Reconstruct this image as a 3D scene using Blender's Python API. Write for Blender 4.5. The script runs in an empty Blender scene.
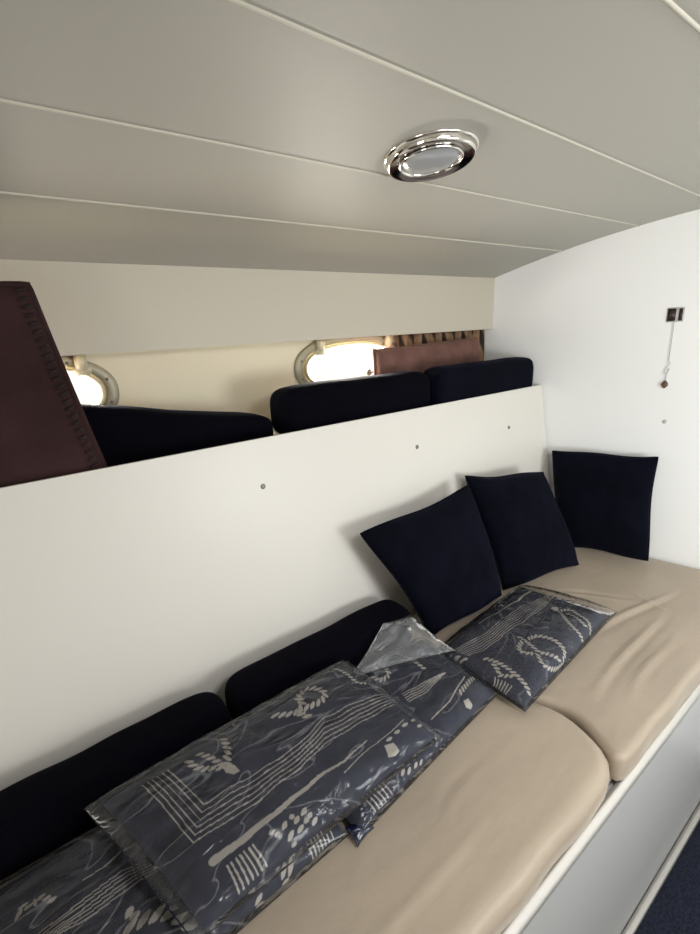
import bpy, bmesh, math, random
import numpy as np
from mathutils import Matrix, Vector

# ------------------------------------------------------------------ camera, world, light
SC = bpy.context.scene
COL = SC.collection
CAM_Z = 1.87
cam_data = bpy.data.cameras.new('camera')
cam = bpy.data.objects.new('camera', cam_data)
COL.objects.link(cam)
SC.camera = cam
cam_data.sensor_fit = 'HORIZONTAL'
cam_data.sensor_width = 36.0
cam_data.lens = 460.0 / 700.0 * 36.0
cam_data.clip_start = 0.01
# rows: world X (along the berth), Y (outboard), Z (up) seen from the camera (right, down, forward)
R = np.array([[0.7982, -0.2088, 0.5649], [-0.6005, -0.2028, 0.7735], [-0.0469, -0.9567, -0.2872]])
right, up, back = R[:, 0], -R[:, 1], -R[:, 2]
cam.matrix_world = Matrix(((right[0], up[0], back[0], 0), (right[1], up[1], back[1], 0),
                           (right[2], up[2], back[2], CAM_Z), (0, 0, 0, 1)))

world = bpy.data.worlds.new('world')
SC.world = world
world.use_nodes = True
bg = world.node_tree.nodes['Background']
bg.inputs[0].default_value = (1.0, 0.95, 0.86, 1)
bg.inputs[1].default_value = 1.25

SC.view_settings.view_transform = 'Standard'
SC.view_settings.look = 'None'
SC.view_settings.exposure = 0.0
SC.view_settings.gamma = 1.0
SC.view_settings.use_curve_mapping = False


def area(name, loc, target, sx, sy, power, color):
    l = bpy.data.lights.new(name, 'AREA')
    l.shape = 'RECTANGLE'
    l.size, l.size_y = sx, sy
    l.energy = power
    l.color = color
    o = bpy.data.objects.new(name, l)
    COL.objects.link(o)
    o.location = loc
    o.rotation_euler = (Vector(target) - Vector(loc)).to_track_quat('-Z', 'Y').to_euler()
    return o


# daylight through the companionway behind the camera and through the starboard window
area('companionway_daylight', (-1.62, -0.35, 1.05), (1.8, 0.35, 1.15), 0.65, 1.5, 8.0, (1.0, 0.95, 0.88))
area('starboard_daylight', (1.20, -0.93, 1.45), (1.75, 0.7, 1.2), 0.75, 0.42, 15.5, (0.95, 1.0, 1.0))
# unseen overhead light added under the closed ceiling to brighten mattress and bulkhead
area('overhead_fill', (0.60, -0.20, 2.165), (1.0, 0.12, 1.0), 0.5, 0.5, 14.5, (0.97, 0.97, 1.0))
# daylight falling in through the two portholes
for px in (0.0, 1.08):
    area('porthole_daylight', (px, 1.50, 1.75), (px, 1.0, 1.73), 0.36, 0.12, 10, (1.0, 0.95, 0.86))


# ------------------------------------------------------------------ materials
def nodes_of(m):
    m.use_nodes = True
    return m.node_tree, m.node_tree.nodes['Principled BSDF']


def mat(name, col, rough=0.6, metal=0.0, bump=0.0, bscale=40, var=0.0, vscale=6, spec=0.5, sheen=0.0,
        sheen_tint=(1, 1, 1), detail=4, stretch=None, bdist=0.01):
    m = bpy.data.materials.new(name)
    nt, b = nodes_of(m)
    b.inputs['Base Color'].default_value = (*col, 1)
    b.inputs['Roughness'].default_value = rough
    b.inputs['Metallic'].default_value = metal
    b.inputs['Specular IOR Level'].default_value = spec
    if sheen:
        b.inputs['Sheen Weight'].default_value = sheen
        b.inputs['Sheen Roughness'].default_value = 0.4
        b.inputs['Sheen Tint'].default_value = (*sheen_tint, 1)
    tc = nt.nodes.new('ShaderNodeTexCoord')
    mp = nt.nodes.new('ShaderNodeMapping')
    nt.links.new(tc.outputs['Object'], mp.inputs[0])
    if stretch:
        mp.inputs['Scale'].default_value = stretch
    if bump:
        n = nt.nodes.new('ShaderNodeTexNoise')
        n.inputs['Scale'].default_value = bscale
        n.inputs['Detail'].default_value = detail
        nt.links.new(mp.outputs[0], n.inputs['Vector'])
        bp = nt.nodes.new('ShaderNodeBump')
        bp.inputs['Strength'].default_value = bump
        bp.inputs['Distance'].default_value = bdist
        nt.links.new(n.outputs['Fac'], bp.inputs['Height'])
        nt.links.new(bp.outputs[0], b.inputs['Normal'])
    if var:
        n2 = nt.nodes.new('ShaderNodeTexNoise')
        n2.inputs['Scale'].default_value = vscale
        n2.inputs['Detail'].default_value = 3
        nt.links.new(mp.outputs[0], n2.inputs['Vector'])
        rp = nt.nodes.new('ShaderNodeValToRGB')
        rp.color_ramp.elements[0].position = 0.3
        rp.color_ramp.elements[1].position = 0.7
        rp.color_ramp.elements[0].color = (*[c * (1 - var) for c in col], 1)
        rp.color_ramp.elements[1].color = (*[min(1, c * (1 + var)) for c in col], 1)
        nt.links.new(n2.outputs['Fac'], rp.inputs[0])
        nt.links.new(rp.outputs[0], b.inputs['Base Color'])
    return m


M = {}
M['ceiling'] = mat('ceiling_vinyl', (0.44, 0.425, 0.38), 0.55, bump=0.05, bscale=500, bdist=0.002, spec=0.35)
M['welt'] = mat('ceiling_welt', (0.60, 0.57, 0.48), 0.45)
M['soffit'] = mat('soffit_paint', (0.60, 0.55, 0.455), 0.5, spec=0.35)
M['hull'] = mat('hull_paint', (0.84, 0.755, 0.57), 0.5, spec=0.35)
M['white'] = mat('white_laminate', (0.76, 0.73, 0.675), 0.38, spec=0.4)
M['bulk'] = mat('bulkhead_paint', (0.93, 0.935, 0.925), 0.5, spec=0.35)
M['front'] = mat('bunk_front_laminate', (0.52, 0.515, 0.51), 0.35, spec=0.45)
M['rail'] = mat('white_rail', (0.64, 0.61, 0.565), 0.4)
M['navy'] = mat('navy_velvet', (0.0017, 0.0022, 0.0062), 0.95, bump=0.6, bscale=220, bdist=0.002, sheen=0.05,
                sheen_tint=(0.18, 0.2, 0.6), spec=0.1, var=0.35, vscale=9)
M['navy_dark'] = mat('dark_navy_fabric', (0.0011, 0.0012, 0.0036), 0.95, bump=0.5, bscale=200, bdist=0.002, spec=0.08,
                     sheen=0.02, sheen_tint=(0.2, 0.2, 0.5), var=0.25)
M['navy_gloss'] = mat('glossy_navy_film', (0.006, 0.010, 0.035), 0.12, bump=0.9, bscale=55, bdist=0.006, spec=1.0)
M['carpet'] = mat('navy_carpet', (0.026, 0.029, 0.046), 1.0, bump=1.0, bscale=260, bdist=0.006, var=0.4, vscale=120, spec=0.05)
M['beige'] = mat('beige_satin', (0.42, 0.345, 0.265), 0.42, bump=0.27, bscale=6, bdist=0.02, sheen=0.2,
                 sheen_tint=(1, 0.9, 0.8), var=0.05, vscale=4, spec=0.32, detail=5, stretch=(1.0, 1.8, 1))
M['brown'] = mat('brown_suede', (0.036, 0.017, 0.017), 0.85, bump=0.9, bscale=7, bdist=0.02, var=0.25, vscale=7, sheen=0.15,
                 sheen_tint=(0.6, 0.4, 0.35), spec=0.15)
M['rose'] = mat('rose_brown_suede', (0.16, 0.082, 0.066), 0.8, bump=0.3, bscale=20, bdist=0.006, var=0.25, vscale=14, sheen=0.2,
                sheen_tint=(0.8, 0.5, 0.45), spec=0.2)
M['stitch'] = mat('dark_stitching', (0.012, 0.006, 0.006), 0.8)
M['chrome'] = mat('chrome', (0.80, 0.77, 0.72), 0.07, metal=1.0)
M['chrome_dark_reflection'] = mat('chrome_painted_reflection', (0.14, 0.12, 0.12), 0.12, metal=1.0)  # chrome face with its dark reflection put into the base colour
M['steel'] = mat('screw_steel', (0.20, 0.19, 0.18), 0.4, metal=0.6)
M['frame'] = mat('porthole_frame_paint', (0.38, 0.35, 0.26), 0.45, metal=0.25)
M['cream'] = mat('hinge_cream', (0.62, 0.56, 0.40), 0.4)
M['rubber'] = mat('window_seal', (0.10, 0.08, 0.06), 0.6)
M['grey'] = mat('latch_grey', (0.10, 0.10, 0.10), 0.5)
M['plate'] = mat('plate_dark', (0.05, 0.035, 0.035), 0.35, metal=0.5)
M['cord'] = mat('cord_white', (0.55, 0.53, 0.50), 0.7)
M['wood'] = mat('toggle_wood', (0.13, 0.06, 0.04), 0.45)

# fluted dome of the ceiling light
m = mat('frosted_lens', (0.36, 0.37, 0.385), 0.16, spec=0.8)
M['lens'] = m

# clear porthole glass
m = bpy.data.materials.new('porthole_glass')
m.use_nodes = True
nt = m.node_tree
nt.nodes.clear()
o_ = nt.nodes.new('ShaderNodeOutputMaterial')
mx = nt.nodes.new('ShaderNodeMixShader')
tr = nt.nodes.new('ShaderNodeBsdfTransparent')
gl = nt.nodes.new('ShaderNodeBsdfGlossy')
gl.inputs['Roughness'].default_value = 0.03
mx.inputs[0].default_value = 0.05
nt.links.new(tr.outputs[0], mx.inputs[1])
nt.links.new(gl.outputs[0], mx.inputs[2])
nt.links.new(mx.outputs[0], o_.inputs[0])
M['glass'] = m

# striped curtain: tan cloth with dark brown slanted stripes
m = bpy.data.materials.new('striped_curtain')
nt, b = nodes_of(m)
tc = nt.nodes.new('ShaderNodeTexCoord')
mp = nt.nodes.new('ShaderNodeMapping')
mp.inputs['Rotation'].default_value = (0, 0.25, 0)
wv = nt.nodes.new('ShaderNodeTexWave')
wv.inputs['Scale'].default_value = 5.2
wv.inputs['Distortion'].default_value = 0.5
wv.inputs['Detail'].default_value = 2
rp = nt.nodes.new('ShaderNodeValToRGB')
rp.color_ramp.elements[0].position = 0.12
rp.color_ramp.elements[0].color = (0.035, 0.02, 0.012, 1)
rp.color_ramp.elements[1].position = 0.34
rp.color_ramp.elements[1].color = (0.33, 0.20, 0.115, 1)
nt.links.new(tc.outputs['Object'], mp.inputs[0])
nt.links.new(mp.outputs[0], wv.inputs['Vector'])
nt.links.new(wv.outputs['Fac'], rp.inputs[0])
nt.links.new(rp.outputs[0], b.inputs['Base Color'])
b.inputs['Roughness'].default_value = 0.9
M['curtain'] = m

# printed textile: the print is a colour attribute computed from the drawn design
m = bpy.data.materials.new('printed_textile')
nt, b = nodes_of(m)
at = nt.nodes.new('ShaderNodeVertexColor')
at.layer_name = 'print'
tc = nt.nodes.new('ShaderNodeTexCoord')
n = nt.nodes.new('ShaderNodeTexNoise')
n.inputs['Scale'].default_value = 90
bp = nt.nodes.new('ShaderNodeBump')
bp.inputs['Strength'].default_value = 0.05
bp.inputs['Distance'].default_value = 0.001
nt.links.new(tc.outputs['Object'], n.inputs['Vector'])
nt.links.new(n.outputs['Fac'], bp.inputs['Height'])
nt.links.new(bp.outputs[0], b.inputs['Normal'])
nt.links.new(at.outputs['Color'], b.inputs['Base Color'])
b.inputs['Roughness'].default_value = 0.85
b.inputs['Specular IOR Level'].default_value = 0.2
M['print'] = m

# clear plastic film of the bags: mostly see-through, glossy, milky where it creases
def film(name, crease, haze, rough):
    m = bpy.data.materials.new(name)
    m.use_nodes = True
    nt = m.node_tree
    nt.nodes.clear()
    o_ = nt.nodes.new('ShaderNodeOutputMaterial')
    tc = nt.nodes.new('ShaderNodeTexCoord')
    mp = nt.nodes.new('ShaderNodeMapping')
    mp.inputs['Rotation'].default_value = (0, 0, 0.5)
    mp.inputs['Scale'].default_value = (1.0, 2.6, 1.0)
    nz = nt.nodes.new('ShaderNodeTexNoise')
    nz.inputs['Scale'].default_value = 9
    nz.inputs['Detail'].default_value = 2.5
    nz.inputs['Distortion'].default_value = 1.2
    bp = nt.nodes.new('ShaderNodeBump')
    bp.inputs['Strength'].default_value = 0.9
    bp.inputs['Distance'].default_value = 0.012
    nt.links.new(tc.outputs['Object'], mp.inputs[0])
    nt.links.new(mp.outputs[0], nz.inputs['Vector'])
    nt.links.new(nz.outputs['Fac'], bp.inputs['Height'])
    vo = nt.nodes.new('ShaderNodeTexNoise')         # thin ridged creases
    vo.inputs['Scale'].default_value = 5.5
    vo.inputs['Detail'].default_value = 1.5
    vo.inputs['Distortion'].default_value = 0.6
    nt.links.new(mp.outputs[0], vo.inputs['Vector'])
    sb = nt.nodes.new('ShaderNodeMath'); sb.operation = 'SUBTRACT'; sb.inputs[1].default_value = 0.5
    ab = nt.nodes.new('ShaderNodeMath'); ab.operation = 'ABSOLUTE'
    mr = nt.nodes.new('ShaderNodeMapRange')
    mr.inputs['From Min'].default_value = 0.0
    mr.inputs['From Max'].default_value = 0.012
    mr.inputs['To Min'].default_value = crease
    mr.inputs['To Max'].default_value = haze
    nt.links.new(vo.outputs['Fac'], sb.inputs[0])
    nt.links.new(sb.outputs[0], ab.inputs[0])
    nt.links.new(ab.outputs[0], mr.inputs['Value'])
    tr = nt.nodes.new('ShaderNodeBsdfTransparent')
    df = nt.nodes.new('ShaderNodeBsdfDiffuse')
    df.inputs['Color'].default_value = (0.62, 0.63, 0.66, 1)
    gl = nt.nodes.new('ShaderNodeBsdfGlossy')
    gl.inputs['Roughness'].default_value = rough
    m1 = nt.nodes.new('ShaderNodeMixShader')
    m2 = nt.nodes.new('ShaderNodeMixShader')
    fr = nt.nodes.new('ShaderNodeFresnel')
    fr.inputs['IOR'].default_value = 1.35
    nt.links.new(bp.outputs[0], gl.inputs['Normal'])
    nt.links.new(bp.outputs[0], fr.inputs['Normal'])
    nt.links.new(mr.outputs[0], m1.inputs[0])
    nt.links.new(tr.outputs[0], m1.inputs[1])
    nt.links.new(df.outputs[0], m1.inputs[2])
    nt.links.new(fr.outputs[0], m2.inputs[0])
    nt.links.new(m1.outputs[0], m2.inputs[1])
    nt.links.new(gl.outputs[0], m2.inputs[2])
    nt.links.new(m2.outputs[0], o_.inputs[0])
    return m


M['film'] = film('plastic_film', 0.20, 0.035, 0.16)
M['loose_film'] = film('loose_plastic_film', 0.24, 0.09, 0.28)


# ------------------------------------------------------------------ object helpers (all coordinates in metres, floor at z = 0)
def new_obj(name, verts, faces, m, origin=(0, 0, 0), parent=None, smooth=True, porigin=None):
    """One mesh object with world-space vertices; origin is its world origin."""
    me = bpy.data.meshes.new(name)
    og = np.array(origin, float)
    me.from_pydata([tuple(np.array(v) - og) for v in verts], [], [tuple(f) for f in faces])
    me.materials.append(m)
    bm = bmesh.new()
    bm.from_mesh(me)
    bmesh.ops.recalc_face_normals(bm, faces=bm.faces)
    bm.to_mesh(me)
    bm.free()
    for p in me.polygons:
        p.use_smooth = smooth
    o = bpy.data.objects.new(name, me)
    COL.objects.link(o)
    if parent is not None:
        o.parent = parent
        o.location = tuple(og - np.array(porigin if porigin is not None else abs_loc(parent)))
    else:
        o.location = tuple(og)
    return o


def abs_loc(o):
    v = np.array(o.location)
    while o.parent:
        o = o.parent
        v = v + np.array(o.location)
    return v


def thing(name, label, cat, loc, group=None, kind=None):
    o = bpy.data.objects.new(name, None)
    COL.objects.link(o)
    o.location = loc
    o.empty_display_size = 0.05
    return tag(o, label, cat, group, kind)


def tag(o, label=None, cat=None, group=None, kind=None):
    if label: o['label'] = label
    if cat: o['category'] = cat
    if group: o['group'] = group
    if kind: o['kind'] = kind
    return o


def part(name, vf, m, parent, smooth=True, origin=None):
    v, f = vf
    if origin is None:
        a = np.array(v)
        origin = ((a[:, 0].min() + a[:, 0].max()) / 2, (a[:, 1].min() + a[:, 1].max()) / 2, a[:, 2].min())
    return new_obj(name, v, f, m, origin, parent, smooth)


def box(x0, x1, y0, y1, z0, z1, bev=0.0, seg=2):
    bm = bmesh.new()
    bmesh.ops.create_cube(bm, size=1)
    for v in bm.verts:
        v.co = Vector((x0 + (v.co.x + .5) * (x1 - x0), y0 + (v.co.y + .5) * (y1 - y0), z0 + (v.co.z + .5) * (z1 - z0)))
    if bev:
        bmesh.ops.bevel(bm, geom=bm.edges[:], offset=bev, segments=seg, affect='EDGES')
    bm.verts.index_update()
    r = ([tuple(v.co) for v in bm.verts], [[v.index for v in f.verts] for f in bm.faces])
    bm.free()
    return r


def prism(poly, dvec):
    """poly: 3-D points in one plane, extruded by dvec"""
    n = len(poly)
    d = np.array(dvec)
    v = [tuple(p) for p in poly] + [tuple(np.array(p) + d) for p in poly]
    f = [list(range(n))[::-1], list(range(n, 2 * n))] + [[i, (i + 1) % n, n + (i + 1) % n, n + i] for i in range(n)]
    return v, f


def merge(*vfs):
    V, F = [], []
    for v, f in vfs:
        k = len(V)
        V += list(v)
        F += [[i + k for i in q] for q in f]
    return V, F


def tube(pts, r, seg=10, cap=True):
    pts = [np.array(p, float) for p in pts]
    V, F = [], []
    n = len(pts)
    rs = r if hasattr(r, '__len__') else [r] * n
    ref = None
    for i, p in enumerate(pts):
        t = pts[min(i + 1, n - 1)] - pts[max(i - 1, 0)]
        t = t / (np.linalg.norm(t) + 1e-9)
        if ref is None:
            ref = np.array([0, 0, 1.]) if abs(t[2]) < .9 else np.array([1., 0, 0])
        a = np.cross(t, ref); a /= np.linalg.norm(a)
        b_ = np.cross(a, t)
        ref = b_
        for k in range(seg):
            w = 2 * math.pi * k / seg
            V.append(tuple(p + rs[i] * (math.cos(w) * a + math.sin(w) * b_)))
    for i in range(n - 1):
        for k in range(seg):
            F.append([i * seg + k, i * seg + (k + 1) % seg, (i + 1) * seg + (k + 1) % seg, (i + 1) * seg + k])
    if cap:
        F.append(list(range(seg))[::-1])
        F.append([(n - 1) * seg + k for k in range(seg)])
    return V, F


def lathe(prof, centre, axis_x, axis_y, axis_z, seg=64):
    """prof: list of (radius, height) turned about axis_z at centre"""
    c = np.array(centre, float)
    V, F = [], []
    for r, h in prof:
        for k in range(seg):
            w = 2 * math.pi * k / seg
            V.append(tuple(c + r * (math.cos(w) * axis_x + math.sin(w) * axis_y) + h * axis_z))
    n = len(prof)
    for i in range(n - 1):
        for k in range(seg):
            F.append([i * seg + k, i * seg + (k + 1) % seg, (i + 1) * seg + (k + 1) % seg, (i + 1) * seg + k])
    return V, F


# --SOFT--
def vnoise(x, y, seed, n=5):
    """smooth wrinkle field from a few random sine waves"""
    rs = np.random.RandomState(seed)
    s = 0
    for i in range(n):
        a = rs.uniform(0, 2 * np.pi)
        k = rs.uniform(4, 13)
        s = s + np.sin(2 * np.pi * k * (np.cos(a) * x + np.sin(a) * y) * 0.35 + rs.uniform(0, 6.28)) / (1 + 0.15 * k)
    return s / n


def soft_point(u, v, C, top, bot, side, pinch=0.05, p=2.6, q=2.2, wr=0.004, seed=1, wob=0.0):
    """Point on a cushion spanned by corners C (u0v0, u1v0, u1v1, u0v1); side +1 = face, -1 = reverse."""
    u = np.asarray(u, float); v = np.asarray(v, float)
    C = np.array(C, float)
    n = np.cross(C[1] - C[0], C[3] - C[0]); n /= np.linalg.norm(n)
    uu = .5 + (u - .5) * (1 - pinch * (1 - (2 * v - 1) ** 2) * 2 * abs(1) )
    vv = .5 + (v - .5) * (1 - pinch * (1 - (2 * u - 1) ** 2) * 2)
    if wob:
        uu = uu + wob * np.sin(2 * np.pi * v * 1.1 + seed) * (1 - .3 * u)
        vv = vv + wob * np.sin(2 * np.pi * u * 1.2 + 2.3 * seed)
    P = (np.multiply.outer((1 - uu) * (1 - vv), C[0]) + np.multiply.outer(uu * (1 - vv), C[1])
         + np.multiply.outer(uu * vv, C[2]) + np.multiply.outer((1 - uu) * vv, C[3]))
    pu = np.clip(1 - np.abs(2 * u - 1) ** p, 0, 1) ** (1 / q)
    pv = np.clip(1 - np.abs(2 * v - 1) ** p, 0, 1) ** (1 / q)
    h = pu * pv
    L = np.linalg.norm(C[1] - C[0]); W = np.linalg.norm(C[3] - C[0])
    w = wr * vnoise(u * L * 4, v * W * 4, seed) * h
    t = (top if side > 0 else -bot)
    return P + np.multiply.outer(t * h + w, n)
# --ENDSOFT--


def soft_mesh(C, top, bot, nu=60, nv=60, cosv=False, **kw):
    U, Vv = np.meshgrid(np.linspace(0, 1, nu + 1), np.linspace(0, 1, nv + 1), indexing='ij')
    # denser sampling near the rims
    Us = .5 - .5 * np.cos(np.pi * U); Us = .5 * Us + .5 * U
    Vs = .5 - .5 * np.cos(np.pi * Vv); Vs = Vs if cosv else .5 * Vs + .5 * Vv
    T = soft_point(Us, Vs, C, top, bot, 1, **kw)
    B = soft_point(Us, Vs, C, top, bot, -1, **kw)
    verts = []; uv = []
    it = -np.ones((nu + 1, nv + 1), int); ib = -np.ones((nu + 1, nv + 1), int)
    for i in range(nu + 1):
        for j in range(nv + 1):
            it[i, j] = len(verts); verts.append(tuple(T[i, j])); uv.append((Us[i, j], Vs[i, j], 1))
    for i in range(nu + 1):
        for j in range(nv + 1):
            if i in (0, nu) or j in (0, nv):
                ib[i, j] = it[i, j]
            else:
                ib[i, j] = len(verts); verts.append(tuple(B[i, j])); uv.append((Us[i, j], Vs[i, j], -1))
    faces = []
    for i in range(nu):
        for j in range(nv):
            faces.append([it[i, j], it[i + 1, j], it[i + 1, j + 1], it[i, j + 1]])
            faces.append([ib[i, j], ib[i, j + 1], ib[i + 1, j + 1], ib[i + 1, j]])
    return verts, faces, np.array(uv)


def rim_path(C, n=40, **kw):
    s = np.linspace(0, 1, n, endpoint=False)
    z = np.zeros(n)
    us = np.concatenate([s, z + 1, 1 - s, z]); vs = np.concatenate([z, s, z + 1, 1 - s])
    P = soft_point(us, vs, C, 0, 0, 1, **kw)
    return list(P) + [P[0]]


# --PRINT--
def capsule(U, V, a, b, w):
    """distance mask of a bar from a to b with half-width w"""
    a = np.array(a, float); b = np.array(b, float)
    d = b - a
    L2 = (d ** 2).sum() + 1e-12
    t = np.clip(((U - a[0]) * d[0] + (V - a[1]) * d[1]) / L2, 0, 1)
    return (U - a[0] - t * d[0]) ** 2 + (V - a[1] - t * d[1]) ** 2 < w * w


def lozenge(U, V, c, ang, a, b_):
    x = (U - c[0]) * math.cos(ang) + (V - c[1]) * math.sin(ang)
    y = -(U - c[0]) * math.sin(ang) + (V - c[1]) * math.cos(ang)
    return (np.abs(x / a) ** 1.7 + np.abs(y / b_) ** 1.7) < 1


def rope(U, V, pts, width=0.011, pitch=0.0115, fat=0.62):
    """two rows of slanted strands along a smoothed path"""
    pts = [np.array(p, float) for p in pts]
    # Catmull-Rom
    out = []
    P = [2 * pts[0] - pts[1]] + pts + [2 * pts[-1] - pts[-2]]
    for i in range(1, len(P) - 2):
        for t in np.linspace(0, 1, 16, endpoint=False):
            out.append(.5 * ((2 * P[i]) + (-P[i - 1] + P[i + 1]) * t + (2 * P[i - 1] - 5 * P[i] + 4 * P[i + 1] - P[i + 2]) * t * t
                             + (-P[i - 1] + 3 * P[i] - 3 * P[i + 1] + P[i + 2]) * t ** 3))
    out.append(pts[-1])
    out = np.array(out)
    seg = np.linalg.norm(np.diff(out, axis=0), axis=1)
    s = np.concatenate([[0], np.cumsum(seg)])
    mask = np.zeros(U.shape, bool)
    pitch = pitch * 1.3
    x = pitch / 2
    while x < s[-1]:
        i = min(np.searchsorted(s, x), len(out) - 1)
        i0 = max(i - 1, 0)
        t = (x - s[i0]) / max(s[i] - s[i0], 1e-9)
        c = out[i0] * (1 - t) + out[i] * t
        d = out[i] - out[i0] if i != i0 else out[1] - out[0]
        a = math.atan2(d[1], d[0])
        mask |= lozenge(U, V, c, a + 0.80, width * 0.72, pitch * 0.31)
        x += pitch
    return mask
# --ENDPRINT--


def superbolster(x0, x1, y0, y1, z0, z1, seed=1, nl=60, nc=48, ec=4.0, el=14.0, wr=0.004, tilt=0.0, taper=0.0):
    cx, cy, cz = (x0 + x1) / 2, (y0 + y1) / 2, (z0 + z1) / 2
    hx, hy, hz = (x1 - x0) / 2, (y1 - y0) / 2, (z1 - z0) / 2
    V, F = [], []
    ts = [-math.cos(math.pi * i / nl) for i in range(nl + 1)]
    for i in range(1, nl):
        t = ts[i]
        s = (1 - abs(t) ** el) ** (1 / 2.6)
        for k in range(nc):
            w = 2 * math.pi * k / nc
            c, sn = math.cos(w), math.sin(w)
            yy = math.copysign(abs(c) ** (2 / ec), c) * s
            zz = math.copysign(abs(sn) ** (2 / ec), sn) * s
            x = cx + hx * t
            wv = wr * float(vnoise(np.array(x * 2.2), np.array(w * 0.25), seed)) * s
            sc = 1 - taper * (t + 1) / 2
            V.append((x, cy + yy * (hy + wv), z0 + (zz + 1) * (hz * sc + (wv if zz > -0.2 else 0)) + tilt * hx * t))
    n = nl - 1
    for i in range(n - 1):
        for k in range(nc):
            F.append([i * nc + k, (i + 1) * nc + k, (i + 1) * nc + (k + 1) % nc, i * nc + (k + 1) % nc])
    F.append(list(range(nc)))
    F.append([(n - 1) * nc + k for k in range(nc)][::-1])
    return V, F


# ------------------------------------------------------------------ the setting
SK = math.radians(12)
BN = np.array([math.cos(SK), math.sin(SK)])      # bulkhead normal in plan
BC = 2.083


def bx(y):                                        # x of the bulkhead at a given y
    return (BC - BN[1] * y) / BN[0]


def ceil_z(y):
    return -0.137 * y * y + 0.072 * y + 0.342 + CAM_Z


YS, YP = -0.95, 1.44                              # starboard side, port hull side (inner faces)
XA = -1.75                                        # aft end

struct = dict(kind='structure')
tag(part('floor', box(XA - .05, 2.45, YS - .05, 1.6, -0.04, 0.0), M['carpet'], None, False), **struct)

ys = list(np.linspace(YS - 0.05, YP + 0.12, 40))
poly = [(XA - .05, y, ceil_z(y)) for y in ys] + [(XA - .05, y, ceil_z(y) + 0.03) for y in ys[::-1]]
tag(part('ceiling', prism(poly, (2.5 - XA, 0, 0)), M['ceiling'], None, False), **struct)

# welts covering the seams of the ceiling lining
for k, (ya, slope) in enumerate([(1.087, 0.0), (0.832, 0.0), (0.541, 0.036), (0.304, 0.0), (0.03, 0), (-0.25, 0), (-0.52, 0)]):
    pts = []
    for x in np.linspace(XA, 2.4, 24):
        y = ya + slope * x
        x2 = min(x, bx(y) - 0.002)
        pts.append((x2, y, ceil_z(y) - 0.0005))
        if x2 < x:
            break
    tag(part('trim_%d' % (k + 1), tube(pts, 0.0026, 8), M['welt'], None), **struct)

# far bulkhead, skewed across the cabin
d = np.array([-BN[1], BN[0], 0])
P0 = np.array([bx(YS - .1), YS - .1, 0]); P1 = np.array([bx(1.55), 1.55, 0])
poly = [tuple(P0), tuple(P1), tuple(P1 + [0, 0, 2.3]), tuple(P0 + [0, 0, 2.3])]
tag(part('wall_forward', prism(poly, (BN[0] * .05, BN[1] * .05, 0)), M['bulk'], None, False), **struct)


# port hull side with two oval portholes cut through it
def ellipse(cx, cz, a, b_, n=64, e=2.3):
    r = []
    for k in range(n):
        w = 2 * math.pi * k / n
        c, s = math.cos(w), math.sin(w)
        r.append((cx + a * math.copysign(abs(c) ** (2 / e), c), cz + b_ * math.copysign(abs(s) ** (2 / e), s)))
    return r


PZ = 1.738
PORT = [(0.005, PZ), (1.080, PZ)]
PA, PB = 0.205, 0.078


def holed_wall(y0, y1, x0, x1, z0, z1):
    bm = bmesh.new()
    cuts = [x0, -0.6, (PORT[0][0] + PORT[1][0]) / 2, x1]
    N = 64

    def add(y):
        def panel(xa, xb, hole):
            el = [bm.verts.new((p[0], y, p[1])) for p in ellipse(hole[0], hole[1], PA, PB, N)]
            outer = []
            for k in range(N):
                w = 2 * math.pi * k / N
                c, s = math.cos(w), math.sin(w)
                # ray from the hole centre to the panel rectangle
                tx = ((xb - hole[0]) / c if c > 1e-9 else (xa - hole[0]) / c if c < -1e-9 else 1e9)
                tz = ((z1 - hole[1]) / s if s > 1e-9 else (z0 - hole[1]) / s if s < -1e-9 else 1e9)
                t = min(tx, tz)
                outer.append(bm.verts.new((hole[0] + c * t, y, hole[1] + s * t)))
            for k in range(N):
                j = (k + 1) % N
                bm.faces.new([el[k], el[j], outer[j], outer[k]])
            # rectangle corners
            for cxn, czn in ((xa, z0), (xb, z0), (xb, z1), (xa, z1)):
                ang = math.atan2(czn - hole[1], cxn - hole[0]) % (2 * math.pi)
                k = int(ang / (2 * math.pi) * N) % N
                cv = bm.verts.new((cxn, y, czn))
                try:
                    bm.faces.new([outer[k], cv, outer[(k + 1) % N]])
                except ValueError:
                    pass
            return el
        e1 = panel(cuts[1], cuts[2], PORT[0])
        e2 = panel(cuts[2], cuts[3], PORT[1])
        q = [bm.verts.new(p) for p in ((x0, y, z0), (cuts[1], y, z0), (cuts[1], y, z1), (x0, y, z1))]
        bm.faces.new(q)
        return e1, e2
    a = add(y0); b2 = add(y1)
    for ea, eb in zip(a, b2):
        for k in range(N):
            j = (k + 1) % N
            bm.faces.new([ea[k], ea[j], eb[j], eb[k]])
    bm.verts.index_update()
    r = ([tuple(v.co) for v in bm.verts], [[v.index for v in f.verts] for f in bm.faces])
    bm.free()
    return r


tag(part('wall_port', holed_wall(YP, YP + 0.05, XA - .05, 2.0, 0.0, 2.16), M['hull'], None, False), **struct)

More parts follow.
